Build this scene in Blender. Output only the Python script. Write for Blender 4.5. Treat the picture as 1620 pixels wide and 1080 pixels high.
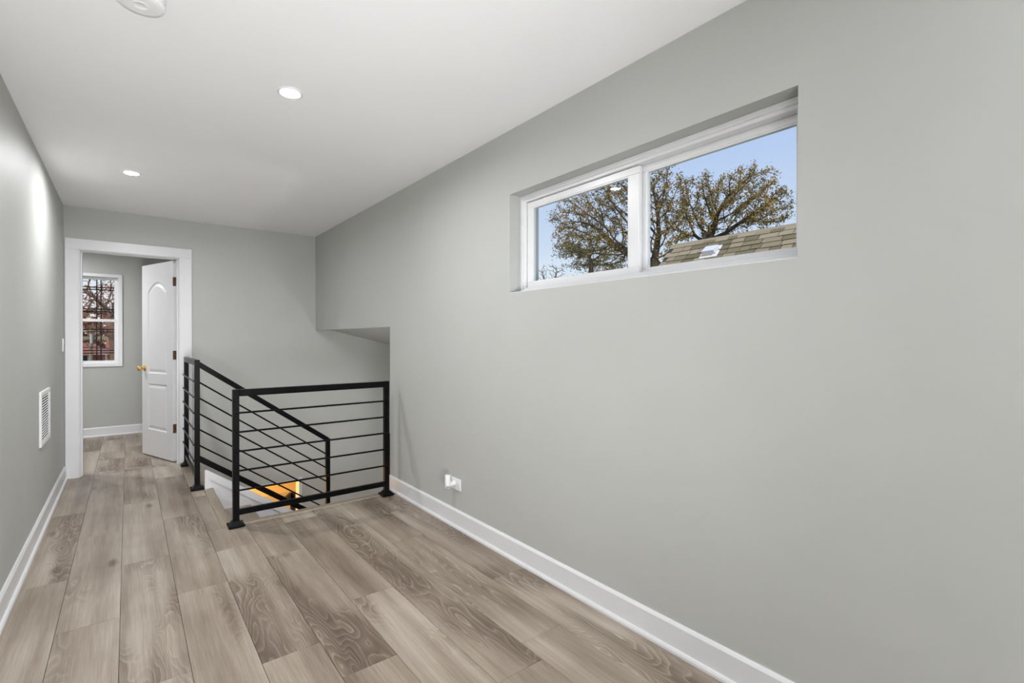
import bpy, bmesh, math, random
import numpy as np
from mathutils import Vector, Matrix, geometry

for o in list(bpy.data.objects):
    bpy.data.objects.remove(o)
scene = bpy.context.scene
COL = scene.collection
RND = random.Random(7)

# ------------------------------------------------------------------ camera
F_PX, YAW, PITCH, ROLL, EYE = 769.72, 0.6682, -0.0031, 0.0002, 1.2413
cam = bpy.data.cameras.new('camera')
cam.sensor_width = 36.0
cam.lens = F_PX / 1620.0 * 36.0
cam.clip_start = 0.02
cam.clip_end = 300
camo = bpy.data.objects.new('camera', cam)
COL.objects.link(camo)
camo.location = (0, 0, EYE)
camo.rotation_euler = (Matrix.Rotation(-YAW, 3, 'Z') @ Matrix.Rotation(math.pi/2 + PITCH, 3, 'X')
                       @ Matrix.Rotation(ROLL, 3, 'Z')).to_euler()
scene.camera = camo

# ------------------------------------------------------------------ view, sky, sun, fill lights
vs = scene.view_settings
vs.view_transform = 'Standard'
vs.look = 'None'
vs.gamma = 1.0
vs.use_curve_mapping = False
vs.exposure = 0.06
LAMP = 1320.0       # emission of every recessed ceiling lamp
LOW_FILL = 325.0      # added soft fill light, low behind the camera
BOUNCE = 690.0      # second added fill light, bounced off the ceiling behind the camera

world = bpy.data.worlds.new('sky')
scene.world = world
world.use_nodes = True
nt = world.node_tree
nt.nodes.clear()
tc = nt.nodes.new('ShaderNodeTexCoord')
sep = nt.nodes.new('ShaderNodeSeparateXYZ')
ramp = nt.nodes.new('ShaderNodeValToRGB')
bg = nt.nodes.new('ShaderNodeBackground')
wo = nt.nodes.new('ShaderNodeOutputWorld')
nt.links.new(tc.outputs['Generated'], sep.inputs[0])
nt.links.new(sep.outputs['Z'], ramp.inputs[0])
nt.links.new(ramp.outputs[0], bg.inputs[0])
nt.links.new(bg.outputs[0], wo.inputs[0])
cr = ramp.color_ramp
cr.elements[0].position = 0.0
cr.elements[0].color = (0.86, 0.90, 0.95, 1)
cr.elements[1].position = 1.0
cr.elements[1].color = (0.16, 0.30, 0.72, 1)
for p, c in ((0.10, (0.78, 0.86, 0.95)), (0.22, (0.60, 0.72, 0.93)), (0.42, (0.42, 0.56, 0.90))):
    e = cr.elements.new(p)
    e.color = (*c, 1)
bg.inputs['Strength'].default_value = 1.0

sl = bpy.data.lights.new('sun', 'SUN')
sl.energy = 2.6
sl.angle = 0.01
sl.color = (1.0, 0.93, 0.82)
sun = bpy.data.objects.new('sun', sl)
COL.objects.link(sun)
sun.rotation_euler = (Vector((-0.60, -0.45, 0.66))).to_track_quat('Z', 'Y').to_euler()

def fill_spot(name, loc, aim, cone, energy, size):
    """fill spotlight added behind the camera to even out the hall"""
    l = bpy.data.lights.new(name, 'SPOT')
    l.energy = energy
    l.spot_size = math.radians(cone)
    l.spot_blend = 1.0
    l.shadow_soft_size = size
    l.color = (0.972, 0.985, 1.0)
    o = bpy.data.objects.new(name, l)
    COL.objects.link(o)
    o.location = loc
    o.rotation_euler = Vector(aim).to_track_quat('-Z', 'Y').to_euler()
fill_spot('low_fill_light', (0.1, -0.7, 0.62), (0, 0.95, 0.3), 110, LOW_FILL, 0.35)
fill_spot('bounce_fill_light', (0.6, -1.6, 1.2), (0, 0, 1), 140, BOUNCE, 0.35)

# ------------------------------------------------------------------ materials
def mat(name, col, rough=0.5, metal=0.0, spec=0.5):
    m = bpy.data.materials.new(name)
    m.use_nodes = True
    b = m.node_tree.nodes['Principled BSDF']
    b.inputs['Base Color'].default_value = (*col, 1)
    b.inputs['Roughness'].default_value = rough
    b.inputs['Metallic'].default_value = metal
    b.inputs['Specular IOR Level'].default_value = spec
    return m

def srgb(r, g, b):
    f = lambda v: (v/255/12.92) if v/255 <= 0.04045 else ((v/255+0.055)/1.055)**2.4
    return (f(r), f(g), f(b))

def N(m, t, **kw):
    n = m.node_tree.nodes.new(t)
    for k, v in kw.items():
        setattr(n, k, v)
    return n

def noisy(m, c1, c2, scale, detail=4.0, bump=0.0, bscale=200.0, coord='Object', stretch=(1, 1, 1)):
    """two-tone noise colour and fine relief on a principled material"""
    L = m.node_tree.links
    b = m.node_tree.nodes['Principled BSDF']
    t = N(m, 'ShaderNodeTexCoord')
    mp = N(m, 'ShaderNodeMapping')
    mp.inputs['Scale'].default_value = stretch
    L.new(t.outputs[coord], mp.inputs[0])
    n = N(m, 'ShaderNodeTexNoise')
    n.inputs['Scale'].default_value = scale
    n.inputs['Detail'].default_value = detail
    L.new(mp.outputs[0], n.inputs[0])
    r = N(m, 'ShaderNodeValToRGB')
    r.color_ramp.elements[0].color = (*c1, 1)
    r.color_ramp.elements[0].position = 0.3
    r.color_ramp.elements[1].color = (*c2, 1)
    r.color_ramp.elements[1].position = 0.7
    L.new(n.outputs['Fac'], r.inputs[0])
    L.new(r.outputs[0], b.inputs['Base Color'])
    if bump:
        n2 = N(m, 'ShaderNodeTexNoise')
        n2.inputs['Scale'].default_value = bscale
        n2.inputs['Detail'].default_value = 3
        L.new(mp.outputs[0], n2.inputs[0])
        bp = N(m, 'ShaderNodeBump')
        bp.inputs['Strength'].default_value = bump
        bp.inputs['Distance'].default_value = 0.002
        L.new(n2.outputs['Fac'], bp.inputs['Height'])
        L.new(bp.outputs[0], b.inputs['Normal'])
    return m

M = {}
wc = (0.46, 0.467, 0.447)
M['wall'] = noisy(mat('wall_paint', wc, 0.55, spec=0.35), tuple(v*0.985 for v in wc), tuple(v*1.015 for v in wc), 3, bump=0.05, bscale=350)
cc = (0.885, 0.885, 0.895)
M['ceil'] = noisy(mat('ceiling_paint', cc, 0.9, spec=0.2), tuple(v*0.99 for v in cc), tuple(v*1.01 for v in cc), 2)
M['trim'] = noisy(mat('white_trim_paint', (0.71, 0.71, 0.725), 0.32), (0.70, 0.70, 0.715), (0.72, 0.72, 0.735), 6)
M['vinyl'] = noisy(mat('white_vinyl', (0.74, 0.74, 0.75), 0.3), (0.73, 0.73, 0.74), (0.75, 0.75, 0.76), 8)
M['plastic'] = noisy(mat('white_plastic', (0.82, 0.82, 0.83), 0.35), (0.81, 0.81, 0.82), (0.83, 0.83, 0.84), 20)
M['steel'] = noisy(mat('black_steel', (0.003, 0.003, 0.0035), 0.30, 0.0, 0.10), (0.002, 0.002, 0.0025), (0.0045, 0.0045, 0.005), 30)
M['brass'] = noisy(mat('polished_brass', (0.80, 0.52, 0.10), 0.2, 1.0), (0.78, 0.50, 0.09), (0.84, 0.57, 0.14), 20)
M['bronze'] = noisy(mat('bronze_hinge', (0.16, 0.09, 0.05), 0.45, 0.7), (0.13, 0.075, 0.045), (0.20, 0.115, 0.065), 40)
M['dark'] = noisy(mat('dark_plastic', (0.05, 0.05, 0.055), 0.3), (0.045, 0.045, 0.05), (0.06, 0.06, 0.065), 20)
M['greyplastic'] = noisy(mat('grey_lens', (0.32, 0.32, 0.34), 0.25), (0.30, 0.30, 0.32), (0.35, 0.35, 0.37), 20)
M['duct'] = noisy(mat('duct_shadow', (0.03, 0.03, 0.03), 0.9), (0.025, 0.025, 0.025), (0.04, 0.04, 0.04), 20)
M['subfloor'] = noisy(mat('subfloor', (0.25, 0.2, 0.15), 0.8), (0.2, 0.16, 0.12), (0.3, 0.25, 0.2), 8)
M['nosing'] = noisy(mat('stair_nosing', srgb(150, 136, 120), 0.45), srgb(140, 127, 111), srgb(160, 147, 131), 5, 6, stretch=(30, 2, 10))
M['yellow'] = noisy(mat('yellow_room_paint', (0.85, 0.60, 0.24), 0.7), (0.83, 0.57, 0.22), (0.88, 0.64, 0.27), 3)
M['cream'] = noisy(mat('cream_panel', (0.80, 0.64, 0.36), 0.6), (0.78, 0.61, 0.33), (0.84, 0.68, 0.40), 4)
M['darkwood'] = noisy(mat('dark_rail_wood', (0.03, 0.014, 0.008), 0.35), (0.02, 0.01, 0.006), (0.05, 0.022, 0.012), 8, stretch=(2, 20, 20))
M['bark'] = noisy(mat('tree_bark', (0.06, 0.042, 0.028), 0.9), (0.035, 0.025, 0.017), (0.10, 0.07, 0.04), 4, 6, stretch=(3, 3, 1))
M['barkred'] = noisy(mat('reddish_bark', (0.24, 0.13, 0.09), 0.9), (0.15, 0.08, 0.055), (0.34, 0.19, 0.13), 3, 6)
M['barkgrey'] = noisy(mat('bare_grey_bark', (0.18, 0.13, 0.10), 0.9), (0.13, 0.09, 0.07), (0.24, 0.18, 0.14), 3, 6)
M['leaf'] = noisy(mat('olive_leaf', (0.27, 0.19, 0.04), 0.7), (0.14, 0.12, 0.025), (0.42, 0.26, 0.05), 0.55, 6)
M['leafgreen'] = noisy(mat('olive_green_leaf', (0.15, 0.13, 0.03), 0.7), (0.09, 0.085, 0.025), (0.22, 0.17, 0.04), 0.55, 6)
M['leafred'] = noisy(mat('russet_leaf', (0.55, 0.25, 0.15), 0.7), (0.45, 0.18, 0.10), (0.65, 0.33, 0.21), 0.9, 5)
M['underlay'] = noisy(mat('roof_underlay', (0.06, 0.055, 0.04), 0.95), (0.05, 0.045, 0.035), (0.08, 0.07, 0.055), 6)
M['siding'] = noisy(mat('pale_siding', (0.55, 0.52, 0.47), 0.7), (0.5, 0.47, 0.42), (0.6, 0.57, 0.52), 3)
M['redroof'] = noisy(mat('red_shingle_roof', (0.38, 0.13, 0.08), 0.85), (0.30, 0.10, 0.06), (0.46, 0.17, 0.11), 5, 6)
M['asphalt'] = noisy(mat('street', (0.14, 0.14, 0.14), 0.9), (0.11, 0.11, 0.11), (0.17, 0.17, 0.17), 2, 6)
M['pole'] = noisy(mat('weathered_pole', (0.34, 0.27, 0.16), 0.9), (0.28, 0.22, 0.13), (0.4, 0.32, 0.2), 3, 6, stretch=(8, 8, 1))
M['grass'] = noisy(mat('lawn', (0.10, 0.14, 0.04), 0.95), (0.07, 0.10, 0.03), (0.14, 0.18, 0.06), 0.7, 8)
M['wire'] = noisy(mat('black_wire', (0.01, 0.01, 0.01), 0.6), (0.008, 0.008, 0.008), (0.014, 0.014, 0.014), 5)

def lamp_mat(name, strength, col=(0.98, 0.985, 1.0)):
    m = mat(name, (0.9, 0.9, 0.9), 0.4)
    b = m.node_tree.nodes['Principled BSDF']
    b.inputs['Emission Color'].default_value = (*col, 1)
    b.inputs['Emission Strength'].default_value = strength
    return m
M['lens'] = lamp_mat('lamp_lens', LAMP)

def glass_mat():
    m = bpy.data.materials.new('window_glass')
    m.use_nodes = True
    t = m.node_tree
    t.nodes.clear()
    o = t.nodes.new('ShaderNodeOutputMaterial')
    mx = t.nodes.new('ShaderNodeMixShader')
    tr = t.nodes.new('ShaderNodeBsdfTransparent')
    gl = t.nodes.new('ShaderNodeBsdfGlossy')
    lw = t.nodes.new('ShaderNodeLayerWeight')
    lw.inputs[0].default_value = 0.5
    pw_ = t.nodes.new('ShaderNodeMath')
    pw_.operation = 'POWER'
    pw_.inputs[1].default_value = 5.0
    fr = t.nodes.new('ShaderNodeMapRange')
    fr.inputs[3].default_value = 0.03
    fr.inputs[4].default_value = 0.9
    t.links.new(lw.outputs['Facing'], pw_.inputs[0])
    t.links.new(pw_.outputs[0], fr.inputs[0])
    tr.inputs[0].default_value = (0.97, 0.985, 0.98, 1)
    gl.inputs['Roughness'].default_value = 0.0
    gl.inputs['Color'].default_value = (0.35, 0.35, 0.35, 1)
    t.links.new(fr.outputs[0], mx.inputs[0])
    t.links.new(tr.outputs[0], mx.inputs[1])
    t.links.new(gl.outputs[0], mx.inputs[2])
    t.links.new(mx.outputs[0], o.inputs[0])
    return m
M['glass'] = glass_mat()

def plank_mat():
    """taupe laminate: straight grain, contour-like cathedral figure, knots; every board different"""
    m = mat('laminate_plank', (0.25, 0.2, 0.16), 0.38)
    L = m.node_tree.links
    b = m.node_tree.nodes['Principled BSDF']
    tcn = N(m, 'ShaderNodeTexCoord')
    oi = N(m, 'ShaderNodeObjectInfo')
    off = N(m, 'ShaderNodeVectorMath', operation='SCALE')
    cmb = N(m, 'ShaderNodeCombineXYZ')
    mul = N(m, 'ShaderNodeMath', operation='MULTIPLY')
    mul.inputs[1].default_value = 57.0
    L.new(oi.outputs['Random'], mul.inputs[0])
    mul2 = N(m, 'ShaderNodeMath', operation='MULTIPLY')
    mul2.inputs[1].default_value = 131.0
    L.new(oi.outputs['Random'], mul2.inputs[0])
    L.new(mul.outputs[0], cmb.inputs[0])
    L.new(mul2.outputs[0], cmb.inputs[1])
    add = N(m, 'ShaderNodeVectorMath', operation='ADD')
    L.new(tcn.outputs['Object'], add.inputs[0])
    L.new(cmb.outputs[0], add.inputs[1])
    def mapped(sx, sy):
        mp = N(m, 'ShaderNodeMapping')
        mp.inputs['Scale'].default_value = (sx, sy, 1)
        L.new(add.outputs[0], mp.inputs[0])
        return mp
    def noise(src, scale, detail=2, rough=0.5, dist=0.0):
        n = N(m, 'ShaderNodeTexNoise')
        n.inputs['Scale'].default_value = scale
        n.inputs['Detail'].default_value = detail
        n.inputs['Roughness'].default_value = rough
        n.inputs['Distortion'].default_value = dist
        L.new(src.outputs[0], n.inputs[0])
        return n
    def math_(op, a, bb, clamp=False):
        n = N(m, 'ShaderNodeMath', operation=op)
        n.use_clamp = clamp
        for i, v in enumerate((a, bb)):
            if v is None:
                continue
            if isinstance(v, (int, float)):
                n.inputs[i].default_value = v
            else:
                L.new(v, n.inputs[i])
        return n.outputs[0]
    def mrange(v, a, b2, c, d):
        n = N(m, 'ShaderNodeMapRange')
        n.clamp = True
        n.interpolation_type = 'SMOOTHSTEP'
        L.new(v, n.inputs[0])
        for i, q in enumerate((a, b2, c, d)):
            n.inputs[i+1].default_value = q
        return n.outputs[0]
    # figure field: stretched smooth noise whose contour lines are the growth rings
    fld = noise(mapped(5.2, 1.05), 1.0, 2.5, 0.5, 0.25).outputs['Fac']
    ring = math_('FRACT', math_('MULTIPLY', fld, 30.0), None)
    tri = math_('ABSOLUTE', math_('SUBTRACT', ring, 0.5), None)
    line = mrange(tri, 0.30, 0.5, 0.0, 1.0)            # thin pale line between rings
    dark = mrange(ring, 0.0, 1.0, 0.0, 1.0)
    # where the figure shows (rest is plain straight grain)
    msk = mrange(noise(mapped(3.0, 0.75), 1.0, 2.0).outputs['Fac'], 0.50, 0.63, 0.0, 1.0)
    fine = noise(mapped(240, 5.0), 1.0, 4, 0.65).outputs['Fac']
    wide = noise(mapped(15, 0.7), 1.0, 3, 0.55).outputs['Fac']
    blot = noise(mapped(2.2, 1.2), 1.0, 3, 0.55).outputs['Fac']
    vor = N(m, 'ShaderNodeTexVoronoi')
    vor.inputs['Scale'].default_value = 1.0
    L.new(mapped(4.3, 1.7).outputs[0], vor.inputs['Vector'])
    vd = math_('ADD', vor.outputs['Distance'], math_('MULTIPLY', math_('SUBTRACT', fine, 0.5), 0.08))
    knot = mrange(vd, 0.02, 0.15, 1.0, 0.0)
    # value factor
    v = math_('ADD', 0.645, math_('MULTIPLY', math_('SUBTRACT', wide, 0.5), 0.75))
    v = math_('ADD', v, math_('MULTIPLY', math_('SUBTRACT', fine, 0.5), 0.50))
    v = math_('ADD', v, math_('MULTIPLY', math_('SUBTRACT', blot, 0.5), 0.70))
    v = math_('SUBTRACT', v, math_('MULTIPLY', msk, 0.15))
    v = math_('SUBTRACT', v, math_('MULTIPLY', math_('MULTIPLY', msk, dark), 0.17))
    v = math_('ADD', v, math_('MULTIPLY', math_('MULTIPLY', msk, line), 0.17))
    v = math_('SUBTRACT', v, math_('MULTIPLY', knot, 0.36))
    v = math_('ADD', v, math_('MULTIPLY', math_('SUBTRACT', oi.outputs['Random'], 0.5), 0.08), True)
    rp = N(m, 'ShaderNodeValToRGB')
    e = rp.color_ramp.elements
    e[0].position = 0.0
    e[0].color = (*srgb(72, 59, 48), 1)
    e[1].position = 1.0
    e[1].color = (*srgb(190, 180, 168), 1)
    q = rp.color_ramp.elements.new(0.35)
    q.color = (*srgb(114, 99, 86), 1)
    q = rp.color_ramp.elements.new(0.65)
    q.color = (*srgb(153, 140, 126), 1)
    L.new(v, rp.inputs[0])
    L.new(rp.outputs[0], b.inputs['Base Color'])
    bp = N(m, 'ShaderNodeBump')
    bp.inputs['Strength'].default_value = 0.35
    bp.inputs['Distance'].default_value = 0.0012
    h = math_('ADD', math_('MULTIPLY', math_('MULTIPLY', msk, line), -0.8), fine)
    L.new(h, bp.inputs['Height'])
    L.new(bp.outputs[0], b.inputs['Normal'])
    rr = math_('ADD', 0.36, math_('MULTIPLY', fine, 0.12))
    L.new(rr, b.inputs['Roughness'])
    return m
M['plank'] = plank_mat()

def shingle_mat():
    m = mat('asphalt_shingle', (0.3, 0.25, 0.2), 0.9, spec=0.1)
    L = m.node_tree.links
    b = m.node_tree.nodes['Principled BSDF']
    oi = N(m, 'ShaderNodeObjectInfo')
    rp = N(m, 'ShaderNodeValToRGB')
    e = rp.color_ramp.elements
    e[0].position, e[0].color = 0.0, (*srgb(134, 124, 97), 1)
    e[1].position, e[1].color = 1.0, (*srgb(192, 176, 149), 1)
    q = e.new(0.45)
    q.color = (*srgb(156, 143, 114), 1)
    q = e.new(0.55)
    q.color = (*srgb(176, 160, 132), 1)
    L.new(oi.outputs['Random'], rp.inputs[0])
    t = N(m, 'ShaderNodeTexCoord')
    n = N(m, 'ShaderNodeTexNoise')
    n.inputs['Scale'].default_value = 60
    n.inputs['Detail'].default_value = 4
    L.new(t.outputs['Object'], n.inputs[0])
    mx = N(m, 'ShaderNodeMix', data_type='RGBA', blend_type='MULTIPLY')
    mx.inputs[0].default_value = 0.5
    L.new(rp.outputs[0], mx.inputs[6])
    L.new(n.outputs['Color'], mx.inputs[7])
    L.new(mx.outputs[2], b.inputs['Base Color'])
    return m
M['shingle'] = shingle_mat()

def brick_mat():
    m = mat('far_brick', (0.3, 0.1, 0.07), 0.85)
    L = m.node_tree.links
    b = m.node_tree.nodes['Principled BSDF']
    t = N(m, 'ShaderNodeTexCoord')
    mp = N(m, 'ShaderNodeMapping')
    mp.inputs['Rotation'].default_value = (math.pi/2, 0, 0)
    L.new(t.outputs['Object'], mp.inputs[0])
    br = N(m, 'ShaderNodeTexBrick')
    br.inputs['Color1'].default_value = (0.34, 0.09, 0.055, 1)
    br.inputs['Color2'].default_value = (0.24, 0.06, 0.04, 1)
    br.inputs['Mortar'].default_value = (0.4, 0.33, 0.28, 1)
    br.inputs['Scale'].default_value = 2.2
    br.inputs['Mortar Size'].default_value = 0.012
    L.new(mp.outputs[0], br.inputs['Vector'])
    L.new(br.outputs['Color'], b.inputs['Base Color'])
    return m
M['brick'] = brick_mat()

# ------------------------------------------------------------------ mesh helpers
class MB:
    def __init__(s):
        s.v, s.f, s.sm = [], [], []
    def add(s, vs_, fs, smooth=False):
        k = len(s.v)
        s.v += [tuple(p) for p in vs_]
        s.f += [tuple(i+k for i in f) for f in fs]
        s.sm += [smooth]*len(fs)
        return s
    def box(s, x0, x1, y0, y1, z0, z1):
        v = [(x, y, z) for z in (z0, z1) for y in (y0, y1) for x in (x0, x1)]
        return s.add(v, [(0, 2, 3, 1), (4, 5, 7, 6), (0, 1, 5, 4), (2, 6, 7, 3), (0, 4, 6, 2), (1, 3, 7, 5)])
    def cbox(s, x0, x1, y0, y1, z0, z1, b=0.002):
        bm = bmesh.new()
        q = MB().box(x0, x1, y0, y1, z0, z1)
        vv = [bm.verts.new(p) for p in q.v]
        for f in q.f:
            bm.faces.new([vv[i] for i in f])
        bmesh.ops.bevel(bm, geom=bm.edges[:], offset=b, segments=1, affect='EDGES', profile=0.5)
        bm.verts.index_update()
        s.add([p.co[:] for p in bm.verts], [[p.index for p in f.verts] for f in bm.faces])
        bm.free()
        return s
    def prism(s, poly, axis, a, b):
        """extrude a 2-D outline: axis y -> (x,z) outline, axis x -> (y,z), axis z -> (x,y)"""
        def P(p, t):
            return {'x': (t, p[0], p[1]), 'y': (p[0], t, p[1]), 'z': (p[0], p[1], t)}[axis]
        n = len(poly)
        v = [P(p, a) for p in poly] + [P(p, b) for p in poly]
        f = [tuple(range(n)), tuple(range(2*n-1, n-1, -1))]
        f += [(i, (i+1) % n, n+(i+1) % n, n+i) for i in range(n)]
        return s.add(v, f)
    def bar(s, p, q, w, h, up=(0, 0, 1)):
        """rectangular bar from p to q"""
        p, q = Vector(p), Vector(q)
        d = (q-p).normalized()
        side = d.cross(Vector(up)).normalized()*(w/2)
        u = side.cross(d).normalized()*(h/2)
        v = [c+a*side+b*u for c in (p, q) for a, b in ((-1, -1), (1, -1), (1, 1), (-1, 1))]
        return s.add(v, [(0, 1, 2, 3), (7, 6, 5, 4), (0, 4, 5, 1), (1, 5, 6, 2), (2, 6, 7, 3), (3, 7, 4, 0)])
    def tube(s, p, q, r0, r1=None, n=10, cap=True):
        r1 = r0 if r1 is None else r1
        p, q = Vector(p), Vector(q)
        d = (q-p).normalized()
        a = d.orthogonal().normalized()
        b = d.cross(a)
        v = [c+r*(math.cos(t)*a+math.sin(t)*b) for c, r in ((p, r0), (q, r1)) for t in [2*math.pi*i/n for i in range(n)]]
        s.add(v, [(i, (i+1) % n, n+(i+1) % n, n+i) for i in range(n)], True)
        if cap:
            s.add(v, [tuple(range(n-1, -1, -1)), tuple(range(n, 2*n))])
        return s
    def lathe(s, prof, o, axis=(0, 0, 1), n=32):
        """prof: (radius, height) pairs along axis from o"""
        o = Vector(o)
        d = Vector(axis).normalized()
        a = d.orthogonal().normalized()
        b = d.cross(a)
        v = []
        for r, h in prof:
            r = max(r, 1e-5)
            v += [o+h*d+r*(math.cos(2*math.pi*i/n)*a+math.sin(2*math.pi*i/n)*b) for i in range(n)]
        f = [(j*n+i, j*n+(i+1) % n, (j+1)*n+(i+1) % n, (j+1)*n+i) for j in range(len(prof)-1) for i in range(n)]
        return s.add(v, f, True)

WL = {}    # world location of every created object
def obj(name, mb, m, parent=None, loc=None, local=False):
    """link a mesh; vertices are world coordinates unless local"""
    me = bpy.data.meshes.new(name)
    pw = Vector(WL.get(parent.name, (0, 0, 0))) if parent else Vector((0, 0, 0))
    if local:
        org = Vector((0, 0, 0))
    elif parent is not None:
        org = pw
    elif loc is not None:
        org = Vector(loc)
    else:
        A = np.array(mb.v)
        lo, hi = A.min(0), A.max(0)
        org = Vector(((lo[0]+hi[0])/2, (lo[1]+hi[1])/2, lo[2]))
    me.from_pydata([(Vector(p)-org)[:] for p in mb.v], [], mb.f)
    me.polygons.foreach_set('use_smooth', mb.sm)
    me.materials.append(M[m] if isinstance(m, str) else m)
    bm = bmesh.new()
    bm.from_mesh(me)
    bmesh.ops.recalc_face_normals(bm, faces=bm.faces)
    bm.to_mesh(me)
    bm.free()
    me.update()
    o = bpy.data.objects.new(name, me)
    COL.objects.link(o)
    if parent is not None:
        o.parent = parent
        WL[o.name] = tuple(pw)
    else:
        o.location = org
        WL[o.name] = tuple(org)
    return o

def empty(name, loc, rz=0.0):
    o = bpy.data.objects.new(name, None)
    o.empty_display_size = 0.1
    COL.objects.link(o)
    o.location = loc
    o.rotation_euler = (0, 0, rz)
    WL[o.name] = tuple(loc)
    return o

def tag(o, label, cat=None, group=None, kind=None):
    o['label'] = label
    if cat:
        o['category'] = cat
    if group:
        o['group'] = group
    if kind:
        o['kind'] = kind
    return o

def struct(name, mb, m, label, cat=None, parent=None):
    o = obj(name, mb, m, parent)
    return tag(o, label, cat, None, 'structure')

def rects_minus(x0, x1, y0, y1, holes):
    """cut rectangle into rectangles avoiding axis-aligned holes"""
    out = [(x0, x1, y0, y1)]
    for (a, b, c, d) in holes:
        nxt = []
        for (p, q, r, s_) in out:
            if b <= p or a >= q or d <= r or c >= s_:
                nxt.append((p, q, r, s_))
                continue
            if r < c:
                nxt.append((p, q, r, c))
            if s_ > d:
                nxt.append((p, q, d, s_))
            lo, hi = max(r, c), min(s_, d)
            if p < a:
                nxt.append((p, a, lo, hi))
            if q > b:
                nxt.append((b, q, lo, hi))
        out = nxt
    return out

# ------------------------------------------------------------------ dimensions (metres)
XR, XL, YE, H = 1.716, -0.449, 5.868, 2.44
YB = -3.2                       # wall behind the camera
YE2 = YE + 0.125                # far face of the end wall
YF = 8.2                        # window wall of the room beyond
RX0, RX1 = -1.75, 2.1           # room beyond, left and right
ZL = -2.75                      # lower storey floor
WY0, WY1, WZ0, WZ1 = 0.669, 2.195, 1.509, 2.072     # window opening in the right wall
WT = 0.22                       # right wall thickness
OY, OZ = 3.817, 1.352           # stair opening in the right wall
VX, VY = 0.535, 3.735           # floor edge around the stairwell

# ------------------------------------------------------------------ shell
mb = MB()
for (a, b, c, d) in rects_minus(YB, YE, ZL, H, [(WY0, WY1, WZ0, WZ1), (OY, YE, ZL, OZ)]):
    mb.box(XR, XR+WT, a, b, c, d)
struct('wall_right', mb, 'wall', 'long grey painted wall pierced by the wide white slider window', 'wall')

mb = MB().box(XL-0.12, XL, YB, YE2, -0.26, H)
struct('wall_left', mb, 'wall', 'grey painted wall carrying the white air vent', 'wall')

DX0, DX1, DZ = -0.357, 0.415, 2.075      # rough door opening
LX0, LX1, LZ = 0.62, 1.535, -0.350       # lower storey opening
mb = MB().box(XR+WT, 3.15, YE, YE2, ZL, OZ+0.15)
for (a, b, c, d) in rects_minus(XL-0.12, XR+WT, ZL, H, [(DX0, DX1, -0.0125, DZ), (LX0, LX1, ZL, LZ)]):
    mb.box(a, b, YE, YE2, c, d)
struct('wall_end', mb, 'wall', 'grey painted end wall with the white framed doorway, reaching down into the stairwell', 'wall')

mb = MB().box(XL-0.12, XR+WT, YB-0.12, YB, -0.26, H)
struct('wall_rear', mb, 'wall', 'plain grey wall closing the hall behind the viewer', 'wall')
mb = MB().box(XL-0.12, XR+WT, YB-0.12, YE2, H, H+0.12)
struct('ceiling', mb, 'ceil', 'smooth white ceiling with recessed lamps over the hall', 'ceiling')

# room beyond the door
FW = (-0.84, -0.055, 0.896, 2.092)       # window opening in its far wall
mb = MB()
for (a, b, c, d) in rects_minus(RX0-0.12, RX1+0.12, -0.26, H, [FW]):
    mb.box(a, b, YF, YF+0.2, c, d)
struct('wall_far', mb, 'wall', 'grey wall of the room beyond the door, with the barred double hung window', 'wall')
struct('wall_far_left', MB().box(RX0-0.12, RX0, YE2-0.125, YF, -0.26, H), 'wall', 'left side wall of the room beyond the open door', 'wall')
struct('wall_far_right', MB().box(RX1, RX1+0.12, YE2, YF, -0.26, H), 'wall', 'right side wall of the room beyond the open door', 'wall')
struct('wall_far_near', MB().box(RX0, XL-0.12, YE, YE2, -0.26, H), 'wall', 'near wall of the room beyond, left of the doorway', 'wall')
struct('ceiling_far', MB().box(RX0-0.12, RX1+0.12, YE2, YF+0.2, H, H+0.12), 'ceil', 'white ceiling of the room beyond the open door', 'ceiling')

# alcove over the lower part of the stairs
XA = 3.05
mb = MB().box(XR+WT, XA+0.1, OY-0.1, OY, ZL, OZ+0.15).box(XA, XA+0.1, OY, YE, ZL, OZ+0.15)
struct('wall_alcove', mb, 'wall', 'grey inner walls of the low stair alcove below the right wall', 'wall')
xs = XR+WT-0.02
mb = MB().prism([(XR+0.0, OZ), (xs, OZ), (XA+0.1, OZ-0.24*(XA+0.1-xs)), (XA+0.1, OZ+0.15), (XR+WT, OZ+0.15), (XR+WT, OZ+0.0002), (XR, OZ+0.0002)], 'y', OY-0.1, YE)
struct('ceiling_alcove', mb, 'wall', 'sloping grey soffit over the stair alcove', 'soffit')

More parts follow.
